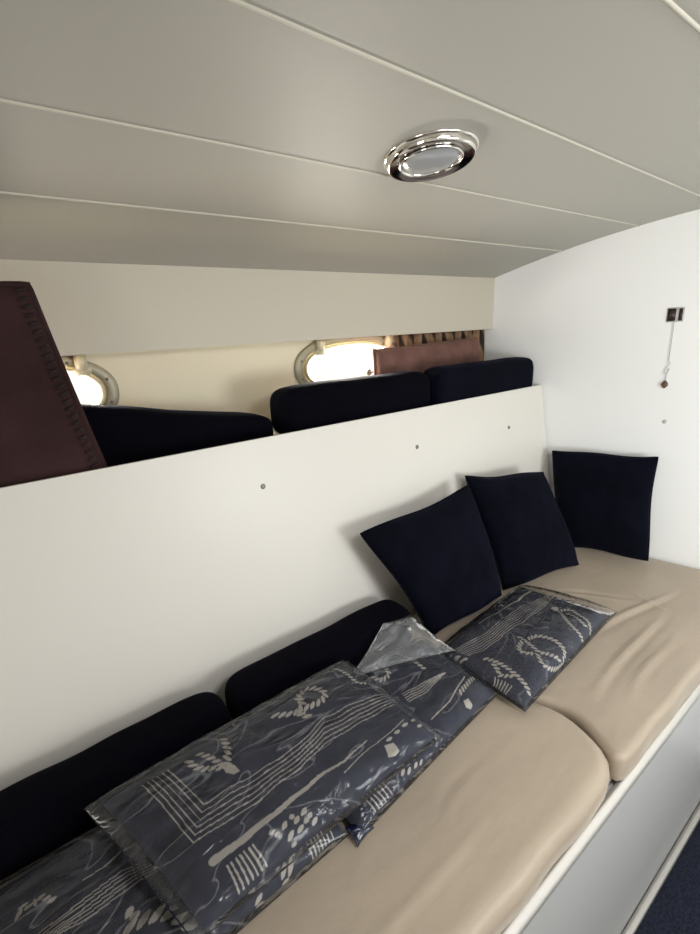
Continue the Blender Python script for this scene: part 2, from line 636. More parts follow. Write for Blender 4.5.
for k, (px, pz) in enumerate(PORT):
    w = thing('window_%d' % (k + 1), None, None, (px, YP, pz - 0.11), kind='structure')
    # flanged frame ring, bevelled section
    V, F = [], []
    prof = [(1.0, 1.0, 0.0), (1.0, 1.0, -0.010), (0.985, 0.97, -0.014), (0.90, 0.80, -0.014), (0.88, 0.76, -0.010), (0.88, 0.76, 0.03)]
    N = 72
    for (fa, fb, dy) in prof:
        a = 0.252 * fa; b_ = 0.113 * fb
        V += [(p[0], YP + dy, p[1]) for p in ellipse(px, pz, a, b_, N)]
    for i in range(len(prof) - 1):
        for j in range(N):
            F.append([i * N + j, i * N + (j + 1) % N, (i + 1) * N + (j + 1) % N, (i + 1) * N + j])
    part('window_frame', (V, F), M['frame'], w)
    # inner hinged ring
    V, F = [], []
    prof = [(0.216, 0.082, -0.012), (0.216, 0.082, -0.022), (0.212, 0.080, -0.024), (0.204, 0.074, -0.018), (0.202, 0.073, 0.01)]
    for (a, b_, dy) in prof:
        V += [(p[0], YP + dy, p[1]) for p in ellipse(px, pz, a, b_, N)]
    for i in range(len(prof) - 1):
        for j in range(N):
            F.append([i * N + j, i * N + (j + 1) % N, (i + 1) * N + (j + 1) % N, (i + 1) * N + j])
    part('window_sash', (V, F), M['cream'], w)
    el = ellipse(px, pz, 0.203, 0.0735, N)
    part('pane', prism([(p[0], YP + 0.004, p[1]) for p in el], (0, 0.005, 0)), M['glass'], w, False)
    for sx in (-0.15, 0.17):
        part('hinge', merge(box(px + sx - .014, px + sx + .014, YP - .036, YP - .010, pz + .060, pz + .104, .004),
                            box(px + sx - .022, px + sx + .022, YP - .030, YP - .012, pz + .048, pz + .068, .004)), M['cream'], w)
    part('latch', merge(box(px + .060, px + .078, YP - .03, YP + .003, pz - .045, pz - .022, .004),
                        tube([(px + .069, YP - .03, pz - .035), (px + .085, YP - .036, pz - .03)], .004)), M['grey'], w)
    for a in range(10):
        t = 2 * math.pi * (a + .5) / 10
        sx, sz = px + 0.238 * math.cos(t), pz + 0.101 * math.sin(t)
        part('frame_screw', lathe([(0.0001, -.0165), (.0035, -.016), (.0045, -.0135)], (sx, YP, sz),
                                  np.array([1., 0, 0]), np.array([0, 0, 1.]), np.array([0, 1., 0]), 12), M['steel'], w)

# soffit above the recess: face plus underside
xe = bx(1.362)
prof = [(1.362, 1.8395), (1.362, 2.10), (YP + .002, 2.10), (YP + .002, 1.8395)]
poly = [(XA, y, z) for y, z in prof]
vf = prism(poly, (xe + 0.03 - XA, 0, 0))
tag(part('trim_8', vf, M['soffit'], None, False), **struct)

# starboard side and aft end (behind the camera), each with its opening for daylight
tag(part('wall_starboard', merge(box(XA - .05, 2.4, YS - .05, YS, 0, 1.2), box(XA - .05, 2.4, YS - .05, YS, 1.72, 2.2),
                                 box(XA - .05, .3, YS - .05, YS, 1.2, 1.72), box(1.6, 2.4, YS - .05, YS, 1.2, 1.72)),
         M['bulk'], None, False), **struct)
tag(part('wall_aft', merge(box(XA - .05, XA, YS, -.75, 0, 2.25), box(XA - .05, XA, .05, 1.5, 0, 2.25),
                           box(XA - .05, XA, -.75, .05, 1.85, 2.25)), M['bulk'], None, False), **struct)

# ------------------------------------------------------------------ the berth
YE = 0.306
bunk = thing('bunk_base', 'built-in white berth base with a pale grey front under the beige mattresses', 'bunk', (0.4, 0.7, 0))
xend = bx(YE) - 0.004
part('front_panel', box(XA + .02, bx(YE) + .0 - 0.006, YE, YE + .012, 0.0, 0.819), M['front'], bunk, False)
v, f = box(XA + .02, bx(YE - .02) - 0.004, YE - .019, YE - .001, 0.799, 0.842, .005, 3)
part('front_rail', (v, f), M['rail'], bunk)
v, f = box(XA + .02, bx(YE - .02) - 0.004, YE - .022, YE - .003, 0.0, 0.045, .005, 3)
part('kick_trim', (v, f), M['rail'], bunk)
poly = [(XA + .02, YE + .012, .821), (bx(YE + .012) - .005, YE + .012, .821), (bx(.99) - .005, .99, .821), (XA + .02, .99, .821)]
part('bunk_board', prism(poly, (0, 0, .018)), M['white'], bunk, False)

# leaning backrest panel
yt, yb, zt, zb = 1.127, 1.008, 1.597, 0.80
nrm = np.array([0, zt - zb, -(yt - yb)]); nrm = nrm / np.linalg.norm(nrm)
g = 0.005
panel = thing('backrest_panel', 'long white sloping panel behind the berth with small screws in a row', 'panel', (0.5, yb, zb))
poly = [(XA + .02, yb, zb), (bx(yb) - .007, yb, zb), (bx(yt) - .007, yt, zt), (XA + .02, yt, zt)]
part('panel_board', prism(poly, tuple(nrm * .016)), M['white'], panel, False)
for sx, sz in ((-0.30, 1.468), (0.511, 1.468), (1.101, 1.468), (1.626, 1.451)):
    c = np.array([sx, yt - (zt - sz) * (yt - yb) / (zt - zb), sz])
    ex = np.array([1., 0, 0]); ez = np.cross(ex, -nrm)
    part('panel_screw', lathe([(.0001, .0020), (.0022, .0024), (.0065, .0018), (.0075, 0)], c, ex, ez, -nrm, 20), M['steel'], panel)

# shelf behind the panel
poly = [(XA + .02, yt + .02, 1.538), (bx(yt + .02) - .007, yt + .02, 1.538), (bx(YP) - .003, YP - .002, 1.538), (XA + .02, YP - .002, 1.538)]
tag(part('shelf', prism(poly, (0, 0, .02)), M['white'], None, False),
    'white shelf behind the sloping panel carrying the dark cushions', 'shelf')
SZ = 1.558


# mattresses
def mattress_mesh(outline, z0, z1, r=0.035, seed=3, creases=()):
    """rounded-edge slab with a crowned, slightly creased top"""
    P = np.array(outline, float)
    n = len(P)
    # outward normals (outline counter-clockwise)
    t = np.roll(P, -1, 0) - np.roll(P, 1, 0)
    t /= np.linalg.norm(t, axis=1)[:, None]
    nn = np.stack([t[:, 1], -t[:, 0]], 1)
    rings = []
    for a in np.linspace(-math.pi / 2, math.pi / 2, 13):
        rr = r * .3 if a < 0 else r
        off = rr * (math.cos(a) - 1)
        z = (z0 + rr + rr * math.sin(a)) if a < 0 else (z1 - r + r * math.sin(a))
        rings.append((P + nn * off, z))
    V, F = [], []
    for q, z in rings:
        for k in range(n):
            w = 0.0022 * math.sin(q[k][0] * 31 + seed) * math.sin(q[k][1] * 23 + z * 9)
            V.append((q[k][0] + nn[k][0] * w, q[k][1] + nn[k][1] * w, z))
    m_ = len(rings)
    for i in range(m_ - 1):
        for k in range(n):
            F.append([i * n + k, i * n + (k + 1) % n, (i + 1) * n + (k + 1) % n, (i + 1) * n + k])
    # triangulated top with soft dents and creases
    last = rings[-1][0]
    base = (m_ - 1) * n
    pts = [Vector(p) for p in last]
    def inside(x, y):
        c = False
        for a in range(n):
            x1, y1 = last[a]; x2, y2 = last[a - 1]
            if (y1 > y) != (y2 > y) and x < (x2 - x1) * (y - y1) / (y2 - y1) + x1:
                c = not c
        return c
    def dist(x, y):
        return float(np.sqrt(((last - np.array([x, y])) ** 2).sum(1)).min())
    sp = 0.0085
    for a in np.arange(max(last[:, 0].min(), -.5) , last[:, 0].max(), sp):
        for b_ in np.arange(last[:, 1].min(), last[:, 1].max(), sp):
            if inside(a, b_) and dist(a, b_) > .010:
                pts.append(Vector((a, b_)))
    from mathutils.geometry import delaunay_2d_cdt
    co, _, fc, _, _, _ = delaunay_2d_cdt(pts, [(k, (k + 1) % n) for k in range(n)], [list(range(n))], 1, 1e-6)
    idx = []
    for k, p in enumerate(co):
        dd = np.sqrt(((last - np.array(p)) ** 2).sum(1))
        if dd.min() < 1e-5:
            idx.append(base + int(dd.argmin()))
        else:
            e = min(dd.min() / .08, 1)
            e = e * e * (3 - 2 * e)
            z = z1 + e * (0.004 + 0.0035 * float(vnoise(np.array(p[0] * 1.4), np.array(p[1] * 1.8), seed, 7)))
            for (cx0, cy0, cx1, cy1, dep) in creases:
                dx, dy = cx1 - cx0, cy1 - cy0
                L = math.hypot(dx, dy)
                t = ((p[0] - cx0) * dx + (p[1] - cy0) * dy) / L / L
                if 0 < t < 1:
                    off = ((p[0] - cx0) * dy - (p[1] - cy0) * dx) / L + .01 * math.sin(t * 5)
                    z += e * dep * math.sin(math.pi * t) * (math.exp(-(off / .009) ** 2) - .6 * math.exp(-((off - .018) / .010) ** 2))
            V.append((p[0], p[1], z))
            idx.append(len(V) - 1)
    F += [[idx[q] for q in f] for f in fc]
    F.append([k for k in range(n)][::-1])
    return V, F


def rounded(poly, radii, seg=10):
    """round polygon corners; poly counter-clockwise"""
    out = []
    n = len(poly)
    for i in range(n):
        p = np.array(poly[i], float); a = np.array(poly[i - 1], float); b_ = np.array(poly[(i + 1) % n], float)
        r = radii[i]
        da = (a - p) / np.linalg.norm(a - p); db = (b_ - p) / np.linalg.norm(b_ - p)
        p0, p1 = p + da * r, p + db * r
        for t in np.linspace(0, 1, seg):
            out.append((1 - t) ** 2 * p0 + 2 * t * (1 - t) * p + t * t * p1)
    # resample evenly
    Q = np.array(out + [out[0]])
    s = np.concatenate([[0], np.cumsum(np.linalg.norm(np.diff(Q, axis=0), axis=1))])
    N = 220
    t = np.linspace(0, s[-1], N, endpoint=False)
    return np.stack([np.interp(t, s, Q[:, 0]), np.interp(t, s, Q[:, 1])], 1)


MB, MT = 0.8435, 0.918
o1 = rounded([(XA + .05, .296), (.935, .296), (.978, .45), (.866, .70), (.80, 1.0), (XA + .05, 1.0)], [.05, .085, .055, .08, .05, .05])
tag(part('mattress', mattress_mesh(o1, MB, MT, .034, 3, [(.1, .36, .62, .42, .0025), (.5, .46, .70, .52, -.002)]), M['beige'], None),
    'long beige satin mattress in the foreground with a rounded front corner', 'mattress')
o2 = rounded([(.917, .294), (bx(.294) - .015, .294), (bx(1.0) - .015, 1.0), (.806, 1.0), (.872, .705), (.990, .44)], [.045, .05, .05, .05, .08, .06])
tag(part('mattress', mattress_mesh(o2, MB, MT, .018, 8, [(1.02, .42, 1.62, .47, .005), (1.25, .56, 1.78, .49, .005), (1.60, .40, 1.66, .66, .004), (1.1, .36, 1.5, .40, .004), (1.45, .75, 1.62, .55, -.004)]), M['beige'], None),
    'shorter beige satin mattress at the far end against the white bulkhead', 'mattress')

# ------------------------------------------------------------------ dark bolsters
MTOP = 0.924


def bolster(vf, label, group, m, ends):
    v, f = vf
    o = tag(part('bolster_cushion', vf, m, None), label, 'cushion', group)
    for x, y0, y1, z0, z1 in ends:       # piping near the ends
        pass
    return o


bolster(superbolster(-.36, .272, .862, .992, MTOP + .001, 1.045, 1, wr=.004), 'navy bolster lying against the white panel behind the nearest plastic-wrapped bundles',
        'bolsters lying on the mattress', M['navy_dark'], [])
bolster(superbolster(.276, .862, .862, .992, MTOP + .001, 1.055, 5, wr=.004), 'navy bolster against the white panel just left of the leaning scatter cushions',
        'bolsters lying on the mattress', M['navy_dark'], [])
bolster(superbolster(.626, 1.245, 1.155, 1.29, SZ + .001, 1.714, 2, wr=.003), 'dark navy bolster on the shelf in front of the right porthole',
        'bolsters on the shelf', M['navy_dark'], [])
bolster(superbolster(1.250, 1.860, 1.140, 1.255, SZ + .001, 1.720, 6, wr=.003, el=24), 'dark navy bolster on the shelf nearest the white bulkhead',
        'bolsters on the shelf', M['navy'], [])
bolster(superbolster(.085, .622, 1.204, 1.330, SZ + .001, 1.738, 9, wr=.003, taper=.60, el=22), 'dark navy cushion slumping down to the right between the portholes',
        'bolsters on the shelf', M['navy_dark'], [])


# ------------------------------------------------------------------ cushions with piping
def cushion(name, label, cat, C, top, bot, m, group=None, piping=0.0, nu=48, nv=48, **kw):
    C = [np.array(c, float) for c in C]
    v, f, uv = soft_mesh(C, top, bot, nu, nv, **kw)
    a = np.array(v)
    base = tuple((a.min(0) + a.max(0)) / 2)
    base = (base[0], base[1], a[:, 2].min())
    if not piping:
        return tag(new_obj(name, v, f, m, base), label, cat, group)
    t = thing(name, label, cat, base, group)
    new_obj('cover', v, f, m, base, t)
    part('piping', tube(rim_path(C, **kw), piping, 8, False), m, t)
    return t


G = 'navy scatter cushions'
cushion('scatter_cushion', 'navy velvet scatter cushion on the left, leaning on the white panel behind the plastic bundles', 'cushion',
        [(.912, .855, .935), (1.262, .850, .935), (1.235, .985, 1.322), (.755, .99, 1.290)], .072, .05, M['navy'], G, .0035, pinch=.016, seed=11, wr=.012, wob=.010)
cushion('scatter_cushion', 'navy velvet scatter cushion in the middle of the three leaning ones', 'cushion',
        [(1.30, .868, .935), (1.675, .79, .935), (1.64, .95, 1.290), (1.275, 1.035, 1.335)], .07, .045, M['navy'], G, .0035, pinch=.016, seed=12, wr=.010, wob=.010)
cushion('scatter_cushion', 'navy velvet scatter cushion standing against the white bulkhead, rightmost of three', 'cushion',
        [(1.775, .93, .935), (1.90, .63, .935), (1.945, .665, 1.345), (1.845, 1.035, 1.325)], .062, .03, M['navy'], G, .0035, pinch=.016, seed=13, wr=.010, wob=.010)

# rose-brown cushion by the far porthole
cushion('suede_cushion', 'dusty rose brown suede cushion behind the bolsters, in front of the right porthole', 'cushion',
        [(1.10, 1.335, 1.572), (1.72, 1.335, 1.572), (1.71, 1.345, 1.806), (1.115, 1.345, 1.790)], .035, .035, M['rose'], None, .005,
        pinch=.012, p=6, q=3, seed=21, wr=.008)
# big dark brown cushion at the left
bc = [(-.42, 1.163, 1.566), (.152, 1.163, 1.566), (.084, 1.215, 1.988), (-.40, 1.215, 1.988)]
big = cushion('suede_cushion', 'large dark brown suede cushion with whipstitched edge standing tall at the left', 'cushion',
              bc, .018, .03, M['brown'], None, 0.008, pinch=.004, p=9, q=3, seed=23, wr=.012)
# whipstitching along the right edge
V, F = [], []
for i in range(26):
    t = (i + .5) / 26
    p = np.array(bc[1]) * (1 - t) + np.array(bc[2]) * t + np.array([-.010, -.012, 0])
    q = p + np.array([-.016, -.010, -.006])
    vv, ff = tube([p, (p + q) / 2 + np.array([0, -.004, 0]), q], .0028, 6)
    V, F = merge((V, F), (vv, ff))
part('stitching', (V, F), M['stitch'], big)

# ------------------------------------------------------------------ striped curtain beside the right porthole
V, F = [], []
n = 90
zs = [SZ, 1.65, 1.74, 1.838]
for zi, z in enumerate(zs):
    for i in range(n + 1):
        x = 1.292 + (bx(1.39) - .012 - 1.292) * i / n
        V.append((x, 1.398 + .010 * math.sin(i * .9) + .003 * math.sin(i * 2.3 + zi), z))
for zi in range(len(zs) - 1):
    for i in range(n):
        a = zi * (n + 1) + i
        F.append([a, a + 1, a + n + 2, a + n + 1])
cu = tag(part('striped_curtain', (V, F), M['curtain'], None), 'tan and dark brown striped curtain gathered beside the right porthole', 'curtain')
sm = cu.modifiers.new('thickness', 'SOLIDIFY'); sm.thickness = 0.003

# ------------------------------------------------------------------ ceiling light
cy_ = .729
slope = -0.274 * cy_ + .072
az = np.array([0, slope, -1.0]); az = az / np.linalg.norm(az)       # pointing down out of the ceiling
ax = np.array([1., 0, 0]); ay = np.cross(az, ax)
cc = np.array([.765, cy_, ceil_z(cy_)])
lt = thing('ceiling_light', 'round chrome ceiling light with a frosted glass lens', 'light', tuple(cc))
part('base_ring', lathe([(.060, -.001), (.0925, -.001), (.0940, .002), (.0925, .005), (.0895, .006)], cc, ax, ay, az, 96), M['chrome'], lt)
part('housing', lathe([(.0895, .005), (.0890, .008), (.0880, .013), (.0860, .0165), (.083, .0175), (.080, .0168)], cc, ax, ay, az, 96), M['chrome'], lt)
part('reflector_ring', lathe([(.080, .0168), (.074, .0155), (.068, .0135), (.061, .0115)], cc, ax, ay, az, 96), M['chrome_dark_reflection'], lt)
part('lens_ring', lathe([(.063, 0.0106), (.064, 0.0158), (.0615, 0.0181), (.059, 0.0172), (.0575, 0.0125)], cc, ax, ay, az, 96), M['chrome'], lt)
part('lens', lathe([(.058, 0.0119), (.054, 0.0152), (.044, 0.0181), (.028, 0.0201), (.010, 0.0208), (.0002, 0.0209)], cc, ax, ay, az, 96), M['lens'], lt)

# ------------------------------------------------------------------ plate and pull cord on the bulkhead
bd = np.array([BN[1], -BN[0], 0.])      # along the bulkhead, towards starboard
bn3 = np.array([-BN[0], -BN[1], 0.])    # into the cabin


def on_bulk(y, z, off=0.0):
    return np.array([bx(y), y, z]) + bn3 * off


def plate_box(c, w, h, t, bev=.0012):
    v, f = box(-w / 2, w / 2, -h / 2, h / 2, 0, t, bev)
    return [tuple(np.array(c) + p[0] * bd + p[1] * np.array([0, 0, 1.]) + p[2] * bn3) for p in v], f


pc = on_bulk(.688, 1.864)
pl = thing('wall_plate', 'small dark square plate with a pale centre bar high on the white bulkhead', 'plate', tuple(pc))
part('backing', plate_box(pc, .052, .050, .003), M['cord'], pl)
part('plate_half', plate_box(pc + bd * -.0105 + bn3 * .003, .025, .042, .003), M['plate'], pl)
part('plate_half', plate_box(pc + bd * .0165 + bn3 * .003, .011, .042, .003), M['plate'], pl)
pts = [pc + np.array([0, 0, -.024]) + bn3 * .004, pc + np.array([0, 0, -.05]) + bn3 * .004 + bd * .001,
       pc + np.array([0, 0, -.16]) + bn3 * .004 + bd * .001]
hx = [pts[-1] + np.array([0, 0, -.010]) + bd * .006, pts[-1] + np.array([0, 0, -.028]) - bd * .004, pts[-1] + np.array([0, 0, -.045]) - bd * .010,
      pts[-1] + np.array([0, 0, -.052]) + bd * .0, pts[-1] + np.array([0, 0, -.030]) + bd * .005, pts[-1] + np.array([0, 0, -.05]) - bd * .0,
      pts[-1] + np.array([0, 0, -.075]) - bd * .002]
pcd = thing('pull_cord', 'white looped cord hanging below the plate with a small brown toggle', 'cord', tuple(pts[0]))
part('cord', tube(pts + hx, .0014, 6), M['cord'], pcd)
tb = hx[-1]
part('toggle', lathe([(.0005, -.002), (.004, 0), (.0105, .010), (.0115, .016), (.006, .024), (.0005, .028)], tb, bd, bn3, np.array([0, 0, -1.]), 20), M['wood'], pcd)
part('smudge_disc', lathe([(.0001, .003), (.006, .002), (.008, 0)], on_bulk(.672, 1.475), bd, np.array([0, 0, 1.]), bn3, 16), M['cord'], pl)  # low disc standing in for a faint smudge on the bulkhead

# ------------------------------------------------------------------ plastic-wrapped printed bundles
# --BUNDLES--
BUNDLES = {
    'P1': dict(C=[(-.22, .530, .937), (.347, .553, .935), (.335, .83, .955), (-.24, .84, .955)], top=.040, bot=.010, seed=31),
    'P3': dict(C=[(.362, .532, .936), (.862, .588, .934), (.850, .835, .962), (.365, .850, .962)], top=.036, bot=.010, seed=33),
    'P2': dict(C=[(.070, .532, 1.005), (.596, .548, 1.005), (.556, .832, 1.032), (-.015, .812, 1.042)], top=.042, bot=.010, seed=32),
    'P4': dict(C=[(.876, .510, .938), (1.400, .550, .936), (1.320, .822, .948), (.858, .775, .950)], top=.044, bot=.010, seed=34),
}
KW = dict(pinch=.010, p=5.0, q=2.4, wr=.010)
# --ENDBUNDLES--


